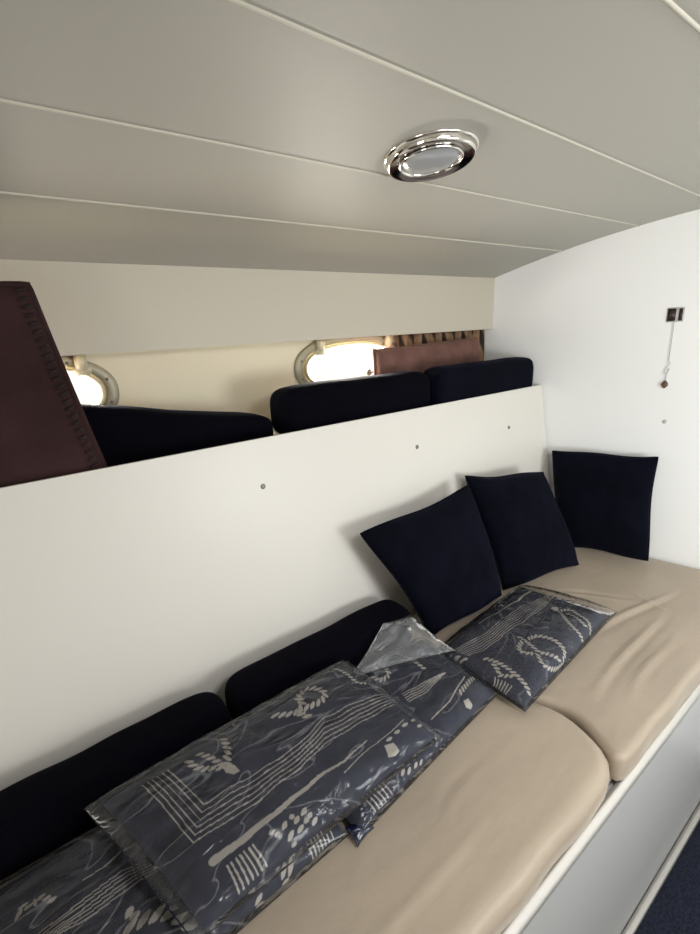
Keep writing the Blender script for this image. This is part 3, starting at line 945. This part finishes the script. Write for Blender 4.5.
# the printed design, in metres along (u) and around (v) each folded textile:
# L line, W tapering bar, R rope, F leaf, Q filled patch
# --PD--
PRINTS = {
    'P1': [
        ('L', 0.001, [(0.0915, 0.1894), (0.1388, 0.1901), (0.1994, 0.1952), (0.2184, 0.1968), (0.2544, 0.1853)]),
        ('L', 0.001, [(0.0953, 0.1847), (0.1407, 0.1843), (0.2013, 0.1894), (0.2222, 0.19), (0.2582, 0.1784)]),
        ('L', 0.001, [(0.101, 0.18), (0.1445, 0.1772), (0.2032, 0.1835), (0.226, 0.1831), (0.2601, 0.1726)]),
        ('L', 0.001, [(0.1047, 0.1766), (0.1464, 0.1724), (0.207, 0.1765), (0.2298, 0.1762), (0.2638, 0.1656)]),
        ('L', 0.001, [(0.1085, 0.1732), (0.1502, 0.1665), (0.2089, 0.1706), (0.2335, 0.1693), (0.2657, 0.1598)]),
        ('L', 0.001, [(0.1142, 0.1686), (0.1521, 0.1605), (0.2108, 0.1637), (0.2373, 0.1624), (0.2695, 0.154)]),
        ('L', 0.0018, [(0.1976, 0.2241), (0.2241, 0.2315), (0.2563, 0.2237)]),
        ('L', 0.0008, [(0.1616, 0.2233), (0.1976, 0.2241)]),
        ('R', 0.021, 0.0155, [(0.1957, 0.11), (0.2146, 0.1054), (0.2354, 0.0993), (0.2582, 0.0849), (0.2733, 0.0635), (0.2847, 0.0437), (0.2885, 0.0312)]),
        ('F', 0.006, (0.2032, 0.1229), (0.2165, 0.1339)),
        ('F', 0.006, (0.207, 0.1173), (0.2241, 0.1183)),
        ('R', 0.01, 0.008, [(0.0744, 0.2519), (0.0896, 0.2382), (0.101, 0.2434), (0.118, 0.2231)]),
        ('R', 0.012, 0.009, [(0.065, 0.2397), (0.082, 0.2393)]),
        ('F', 0.0048, (0.3718, 0.0243), (0.387, 0.0379)),
        ('F', 0.0048, (0.3775, 0.0068), (0.3926, 0.0188)),
        ('F', 0.0048, (0.3775, 0.0), (0.3945, 0.0)),
        ('F', 0.0048, (0.4267, 0.0319), (0.4343, 0.0373)),
        ('F', 0.0048, (0.4305, 0.012), (0.4457, 0.0331)),
        ('F', 0.0048, (0.4438, 0.0066), (0.4589, 0.0338)),
        ('F', 0.0048, (0.4286, 0.0), (0.4438, 0.006)),
        ('F', 0.0048, (0.4589, 0.035), (0.4684, 0.0356)),
        ('L', 0.0015, [(0.493, 0.0415), (0.4949, 0.0017)]),
        ('L', 0.0015, [(0.5025, 0.0405), (0.5025, 0.0029)]),
        ('L', 0.0015, [(0.5101, 0.0395), (0.5101, 0.004)]),
        ('L', 0.0015, [(0.5177, 0.039), (0.5177, 0.0053)]),
        ('L', 0.0015, [(0.5271, 0.0379), (0.5252, 0.0064)]),
        ('L', 0.0015, [(0.5366, 0.0373), (0.5328, 0.0076)]),
        ('L', 0.0015, [(0.5461, 0.0359), (0.5423, 0.0075)]),
    ],
    'P3': [
        ('L', 0.001, [(0.281, 0.1564), (0.3414, 0.1454), (0.422, 0.1285)]),
        ('L', 0.001, [(0.281, 0.1499), (0.3414, 0.1391), (0.4254, 0.1282)]),
        ('L', 0.001, [(0.2793, 0.1424), (0.3414, 0.1328), (0.4271, 0.127)]),
        ('L', 0.001, [(0.2793, 0.136), (0.3414, 0.1275), (0.4304, 0.1267)]),
        ('L', 0.001, [(0.2793, 0.1295), (0.3414, 0.1213), (0.4321, 0.1255)]),
        ('L', 0.0016, [(0.2894, 0.0622), (0.3666, 0.0644), (0.4254, 0.077), (0.4657, 0.0829)]),
        ('R', 0.013, 0.0095, [(0.2826, 0.3057), (0.3078, 0.3059), (0.3061, 0.2423), (0.2961, 0.2218), (0.2658, 0.2279), (0.2574, 0.2568)]),
        ('R', 0.011, 0.0095, [(0.3817, 0.2788), (0.3817, 0.2485), (0.3918, 0.2114), (0.3951, 0.1717)]),
        ('Q', [(0.3968, 0.0426), (0.4136, 0.0393), (0.4119, 0.0212), (0.4002, 0.0173), (0.3901, 0.0282)]),
        ('R', 0.0125, 0.01, [(0.4035, 0.061), (0.4338, 0.0639), (0.469, 0.0661), (0.4993, 0.0613)]),
        ('F', 0.0042, (0.1029, 0.0542), (0.1147, 0.0505)),
        ('F', 0.0042, (0.1197, 0.0477), (0.1349, 0.0455)),
        ('F', 0.0042, (0.1349, 0.0369), (0.15, 0.038)),
        ('F', 0.0042, (0.1399, 0.0227), (0.155, 0.0295)),
        ('F', 0.0042, (0.1567, 0.0148), (0.1701, 0.0224)),
        ('F', 0.0042, (0.1634, 0.0293), (0.1785, 0.0328)),
        ('F', 0.0042, (0.1802, 0.0294), (0.197, 0.0332)),
        ('F', 0.0042, (0.1785, 0.0141), (0.1919, 0.0196)),
        ('F', 0.0042, (0.1953, 0.0089), (0.2071, 0.0159)),
        ('F', 0.0042, (0.1516, 0.0398), (0.1634, 0.0381)),
        ('L', 0.0014, [(0.0442, 0.0449), (0.0542, 0.0095)]),
        ('L', 0.0014, [(0.0542, 0.0433), (0.0643, 0.0094)]),
        ('L', 0.0014, [(0.0626, 0.0425), (0.0744, 0.0093)]),
        ('L', 0.0014, [(0.0727, 0.0413), (0.0845, 0.009)]),
        ('L', 0.0014, [(0.0845, 0.0398), (0.0929, 0.0102)]),
        ('L', 0.0014, [(0.0945, 0.0381), (0.1046, 0.0089)]),
    ],
    'P2': [
        ('L', 0.0011, [(0.0954, 0.2799), (0.0971, 0.169), (0.1604, 0.1677), (0.2394, 0.1611), (0.2921, 0.1614), (0.3711, 0.1849), (0.5222, 0.1531)]),
        ('L', 0.0011, [(0.0866, 0.2802), (0.0866, 0.1578), (0.1551, 0.1561), (0.2341, 0.1519), (0.2851, 0.1519), (0.3624, 0.1732), (0.5222, 0.1452)]),
        ('L', 0.0011, [(0.0778, 0.2798), (0.0778, 0.148), (0.1498, 0.1455), (0.2289, 0.1427), (0.2781, 0.1429), (0.3518, 0.1619), (0.5222, 0.1372)]),
        ('L', 0.0011, [(0.069, 0.2804), (0.0673, 0.1387), (0.1446, 0.135), (0.2254, 0.1349), (0.271, 0.1343), (0.343, 0.1521), (0.5222, 0.1293)]),
        ('L', 0.0011, [(0.062, 0.282), (0.0585, 0.1296), (0.1393, 0.1248), (0.2218, 0.1271), (0.2622, 0.125), (0.3343, 0.1414), (0.5222, 0.1215)]),
        ('L', 0.0011, [(0.0532, 0.2822), (0.0497, 0.1205), (0.134, 0.114), (0.2166, 0.1185), (0.257, 0.1167), (0.3255, 0.1319), (0.5222, 0.1137)]),
        ('W', 0.0066, 0.0008, [(0.055, 0.0747), (0.1147, 0.0746), (0.1937, 0.0783), (0.271, 0.0819), (0.3272, 0.0767), (0.3922, 0.0855)]),
        ('L', 0.0008, [(0.3097, 0.0591), (0.3799, 0.0688), (0.4379, 0.0675), (0.4923, 0.0703)]),
        ('R', 0.015, 0.0105, [(0.2974, 0.2595), (0.3149, 0.2463), (0.3378, 0.2343), (0.3589, 0.2404), (0.3676, 0.2664), (0.3922, 0.2778), (0.4098, 0.2617), (0.4151, 0.237), (0.3992, 0.2238), (0.3694, 0.2244), (0.3413, 0.2302), (0.3483, 0.205)]),
        ('R', 0.0095, 0.0085, [(0.4906, 0.2986), (0.4976, 0.2503), (0.4976, 0.2142), (0.5222, 0.1985)]),
        ('R', 0.0135, 0.01, [(0.2008, 0.2802), (0.1902, 0.2466), (0.1727, 0.2187), (0.1691, 0.2016)]),
        ('R', 0.0125, 0.0095, [(0.1288, 0.2755), (0.1288, 0.2559), (0.1358, 0.2392), (0.1498, 0.2266), (0.1656, 0.2102)]),
        ('R', 0.011, 0.0095, [(0.1481, 0.2767), (0.1569, 0.254), (0.1621, 0.2301), (0.1674, 0.2081)]),
        ('Q', [(0.1621, 0.2155), (0.1779, 0.2079), (0.1779, 0.1903), (0.1656, 0.1893), (0.1586, 0.2024)]),
        ('Q', [(0.4115, 0.055), (0.4309, 0.0473), (0.4291, 0.0285), (0.4151, 0.0263), (0.3992, 0.0326)]),
        ('F', 0.0035, (0.4221, 0.0587), (0.4379, 0.0576)),
        ('F', 0.0035, (0.4467, 0.0601), (0.4625, 0.0592)),
        ('F', 0.0035, (0.473, 0.0611), (0.4923, 0.0598)),
        ('F', 0.0035, (0.5029, 0.0579), (0.5222, 0.0564)),
        ('F', 0.0035, (0.5029, 0.0408), (0.5222, 0.0379)),
        ('F', 0.0042, (0.141, 0.0543), (0.1516, 0.0544)),
        ('F', 0.0042, (0.1463, 0.0452), (0.1569, 0.0469)),
        ('F', 0.0042, (0.1621, 0.0474), (0.1744, 0.0552)),
        ('F', 0.0042, (0.1814, 0.055), (0.192, 0.0555)),
        ('F', 0.0042, (0.1832, 0.0431), (0.1973, 0.0492)),
        ('F', 0.0042, (0.1797, 0.0289), (0.1955, 0.0335)),
        ('F', 0.0042, (0.2008, 0.0461), (0.2166, 0.0524)),
        ('F', 0.0042, (0.1973, 0.0345), (0.2095, 0.0367)),
        ('F', 0.0042, (0.2078, 0.0356), (0.2183, 0.041)),
        ('F', 0.0042, (0.2078, 0.0224), (0.2218, 0.0295)),
        ('F', 0.0042, (0.1604, 0.0273), (0.1762, 0.0374)),
        ('F', 0.0042, (0.1621, 0.0158), (0.1727, 0.0185)),
        ('L', 0.0016, [(0.0673, 0.056), (0.062, 0.0126)]),
        ('L', 0.0016, [(0.0743, 0.0563), (0.0708, 0.0132)]),
        ('L', 0.0016, [(0.0831, 0.0563), (0.0796, 0.0145)]),
        ('L', 0.0016, [(0.0901, 0.0571), (0.0884, 0.0154)]),
        ('L', 0.0016, [(0.0971, 0.0578), (0.0971, 0.0164)]),
        ('L', 0.0016, [(0.1059, 0.0577), (0.1059, 0.0177)]),
        ('L', 0.0016, [(0.1129, 0.0579), (0.1147, 0.0183)]),
    ],
    'P4': [
        ('L', 0.0009, [(0.0146, 0.2363), (0.0619, 0.2304), (0.1566, 0.2167), (0.297, 0.2189), (0.3671, 0.2122), (0.4268, 0.1994), (0.5075, 0.1896)]),
        ('L', 0.0009, [(0.0163, 0.2299), (0.0619, 0.2226), (0.1549, 0.2103), (0.29, 0.2114), (0.3584, 0.2049), (0.4198, 0.1946), (0.5092, 0.1869)]),
        ('L', 0.0009, [(0.0163, 0.2233), (0.0602, 0.2141), (0.1531, 0.2036), (0.2829, 0.2037), (0.3496, 0.1976), (0.4127, 0.1898), (0.4934, 0.183)]),
        ('L', 0.0009, [(0.0163, 0.2156), (0.0602, 0.2057), (0.1531, 0.1977), (0.2777, 0.1967), (0.3426, 0.1903), (0.404, 0.1847), (0.4864, 0.1797)]),
        ('L', 0.0009, [(0.0181, 0.2098), (0.0584, 0.1976), (0.1514, 0.1908), (0.2707, 0.1894), (0.3338, 0.1827), (0.3952, 0.1791), (0.4812, 0.1759)]),
        ('L', 0.0009, [(0.0181, 0.2024), (0.0584, 0.1897), (0.1514, 0.1847), (0.2636, 0.1817), (0.3233, 0.1749), (0.3864, 0.1732), (0.525, 0.1748)]),
        ('L', 0.0009, [(0.0198, 0.1962), (0.0584, 0.1816), (0.1496, 0.1787), (0.2566, 0.1738), (0.3145, 0.1671), (0.3759, 0.167), (0.4689, 0.1689)]),
        ('L', 0.0012, [(0.1689, 0.2596), (0.2426, 0.2517), (0.3356, 0.2485)]),
        ('W', 0.002, 0.005, [(0.3356, 0.2485), (0.3777, 0.2383), (0.404, 0.2437), (0.4864, 0.242)]),
        ('R', 0.0135, 0.0098, [(0.1759, 0.1242), (0.1461, 0.1208), (0.1303, 0.1082), (0.1373, 0.0896), (0.1549, 0.0774)]),
        ('R', 0.0135, 0.0098, [(0.1882, 0.1438), (0.1882, 0.1252), (0.1812, 0.1014), (0.1724, 0.0721), (0.1882, 0.0491), (0.2022, 0.0272), (0.2022, 0.0124)]),
        ('R', 0.0135, 0.0098, [(0.2022, 0.1213), (0.2338, 0.1109), (0.2479, 0.088), (0.2531, 0.0656), (0.2479, 0.0394), (0.2373, 0.0226), (0.2233, 0.0144)]),
        ('R', 0.0135, 0.0098, [(0.1601, 0.0737), (0.1391, 0.0517), (0.1461, 0.0286), (0.1812, 0.0081), (0.218, 0.0036)]),
        ('R', 0.012, 0.0095, [(0.411, 0.1468), (0.4022, 0.1175), (0.3777, 0.0917), (0.3566, 0.0613), (0.3478, 0.0358), (0.3443, 0.0095)]),
        ('R', 0.012, 0.0095, [(0.4162, 0.1231), (0.4443, 0.1007), (0.4303, 0.0711), (0.4233, 0.0429), (0.4075, 0.0245), (0.3934, 0.002)]),
        ('R', 0.011, 0.0095, [(0.411, 0.1032), (0.411, 0.0807), (0.397, 0.0499), (0.3934, 0.0281)]),
        ('Q', [(0.418, 0.1496), (0.4338, 0.1365), (0.418, 0.1282), (0.3987, 0.1341)]),
        ('R', 0.012, 0.0098, [(0.0374, 0.1614), (0.0461, 0.1379), (0.0496, 0.1129), (0.0496, 0.0787), (0.0461, 0.0522), (0.0409, 0.0294), (0.0339, 0.0165)]),
        ('R', 0.011, 0.0095, [(0.0391, 0.1325), (0.0303, 0.1115), (0.0216, 0.0947), (0.0409, 0.0719)]),
        ('L', 0.0013, [(0.0111, 0.1012), (0.0005, 0.0899)]),
        ('L', 0.0013, [(0.0111, 0.0914), (0.0005, 0.0821)]),
        ('L', 0.0013, [(0.0128, 0.0825), (0.0005, 0.0745)]),
        ('L', 0.0013, [(0.0146, 0.074), (0.0005, 0.0671)]),
        ('L', 0.0013, [(0.0146, 0.0653), (0.0005, 0.0592)]),
        ('L', 0.0013, [(0.0163, 0.0568), (0.0005, 0.0524)]),
        ('F', 0.004, (0.0005, 0.2691), (0.0023, 0.2584)),
        ('F', 0.004, (0.0005, 0.2562), (0.0005, 0.2468)),
        ('F', 0.004, (0.0005, 0.2328), (0.0005, 0.2313)),
        ('F', 0.004, (0.0005, 0.2175), (0.0005, 0.2073)),
        ('F', 0.004, (0.0005, 0.2207), (0.0093, 0.2094)),
        ('F', 0.004, (0.0058, 0.1993), (0.0128, 0.1892)),
        ('F', 0.004, (0.0005, 0.2011), (0.0023, 0.1948)),
        ('F', 0.004, (0.0093, 0.276), (0.0111, 0.2622)),
        ('F', 0.004, (0.076, 0.2879), (0.0935, 0.2877)),
        ('F', 0.004, (0.3303, 0.295), (0.3549, 0.295)),
    ],
}
# --ENDPD--


def polymask(U, V, pts):
    c = np.zeros(U.shape, bool)
    for a in range(len(pts)):
        x1, y1 = pts[a]; x2, y2 = pts[a - 1]
        if y1 == y2:
            continue
        c ^= ((y1 > V) != (y2 > V)) & (U < (x2 - x1) * (V - y1) / (y2 - y1) + x1)
    return c


def draw_print(U, V, items):
    m_ = np.zeros(U.shape, bool)
    for it in items:
        k = it[0]
        if k == 'L':
            for a, b_ in zip(it[2][:-1], it[2][1:]):
                m_ |= capsule(U, V, a, b_, it[1])
        elif k == 'W':
            P = it[3]; n_ = len(P) - 1
            for q_ in range(n_):
                for r_ in range(6):
                    s0, s1 = r_ / 6, (r_ + 1) / 6
                    a = [P[q_][d_] * (1 - s0) + P[q_ + 1][d_] * s0 for d_ in (0, 1)]
                    b_ = [P[q_][d_] * (1 - s1) + P[q_ + 1][d_] * s1 for d_ in (0, 1)]
                    t_ = (q_ + s0) / n_
                    m_ |= capsule(U, V, a, b_, it[1] * (1 - t_) + it[2] * t_)
        elif k == 'R':
            m_ |= rope(U, V, it[3], it[1], it[2])
        elif k == 'F':
            (ax_, ay_), (bx_, by_) = it[2], it[3]
            m_ |= lozenge(U, V, ((ax_ + bx_) / 2, (ay_ + by_) / 2), math.atan2(by_ - ay_, bx_ - ax_),
                          max(math.hypot(bx_ - ax_, by_ - ay_) / 2, it[1]), it[1])
        elif k == 'Q':
            m_ |= polymask(U, V, it[1])
    return m_


LABELS = {
    'P1': 'plastic-wrapped navy rope-print bundle at the lower left, partly under the big one',
    'P2': 'big plastic-wrapped navy bundle on top of the others with right-angled stripes',
    'P3': 'plastic-wrapped navy bundle with a pointed loose bag flap standing up at the back',
    'P4': 'plastic-wrapped navy rope-knot bundle lying apart in front of the leaning cushions',
}
BAG = {   # bag outline corners, a little outside the folded textile
    'P1': [(-.235, .522, .936), (.358, .545, .934), (.350, .845, .954), (-.25, .855, .955)],
    'P3': [(.360, .524, .935), (.872, .580, .934), (.856, .845, .964), (.362, .858, .964)],
    'P2': [(.055, .522, 1.004), (.608, .540, 1.004), (.572, .846, 1.034), (-.045, .824, 1.046)],
    'P4': [(.868, .500, .937), (1.462, .548, .934), (1.362, .838, .940), (.842, .785, .952)],
}
NAVY = np.array([0.021, 0.024, 0.044]); PALE = np.array([0.44, 0.41, 0.36])
for key in ('P1', 'P3', 'P2', 'P4'):
    b = BUNDLES[key]
    v, f, uv = soft_mesh(b['C'], b['top'], b['bot'], 420, 240, cosv=True, seed=b['seed'], **KW)
    a = np.array(v)
    base = (float(a[:, 0].mean()), float(a[:, 1].mean()), float(a[:, 2].min()))
    t = thing('wrapped_bundle', LABELS[key], 'textile bundle', base, 'plastic-wrapped printed textile bundles')
    tx = new_obj('folded_textile', v, f, M['print'], base, t)
    C = np.array(b['C'])
    L = np.linalg.norm(C[1] - C[0]); W = np.linalg.norm(C[3] - C[0])
    G_ = a[:421 * 241].reshape(421, 241, 3)
    arc = np.concatenate([np.zeros((421, 1)), np.cumsum(np.linalg.norm(np.diff(G_, axis=1), axis=2), axis=1)], 1).ravel()
    mask = np.zeros(len(v), bool)
    mask[:421 * 241] = draw_print(uv[:421 * 241, 0] * L, arc, PRINTS[key])
    var = 1 + .22 * vnoise(uv[:, 0] * 3, uv[:, 1] * 2, b['seed'] + 5)
    cols = np.where(mask[:, None], PALE, NAVY * var[:, None])
    at = tx.data.color_attributes.new('print', 'FLOAT_COLOR', 'POINT')
    at.data.foreach_set('color', np.concatenate([cols, np.ones((len(cols), 1))], 1).astype(np.float32).ravel())
    v2, f2, _ = soft_mesh(BAG[key], b['top'] + .006, b['bot'] + .002, 110, 80, pinch=.004, p=5, q=2.0, wr=.011, seed=b['seed'])
    new_obj('plastic_bag', v2, f2, M['film'], base, t)
    if key == 'P3':
        v3, f3, _ = soft_mesh([(.55, .815, 1.000), (.868, .720, .985), (.815, .852, 1.058), (.725, .868, 1.062)], .012, .004, 40, 30,
                              pinch=.03, p=3, q=2, wr=.012, seed=77)
        new_obj('bag_flap', v3, f3, M['loose_film'], base, t)
    if key == 'P1':
        v3, f3, _ = soft_mesh([(.352, .518, .930), (.402, .527, .929), (.394, .556, .940), (.350, .556, .942)], .012, .004, 24, 24,
                              pinch=.06, p=3, q=2, wr=.006, seed=41)
        new_obj('bag_tail', v3, f3, M['navy_gloss'], base, t)
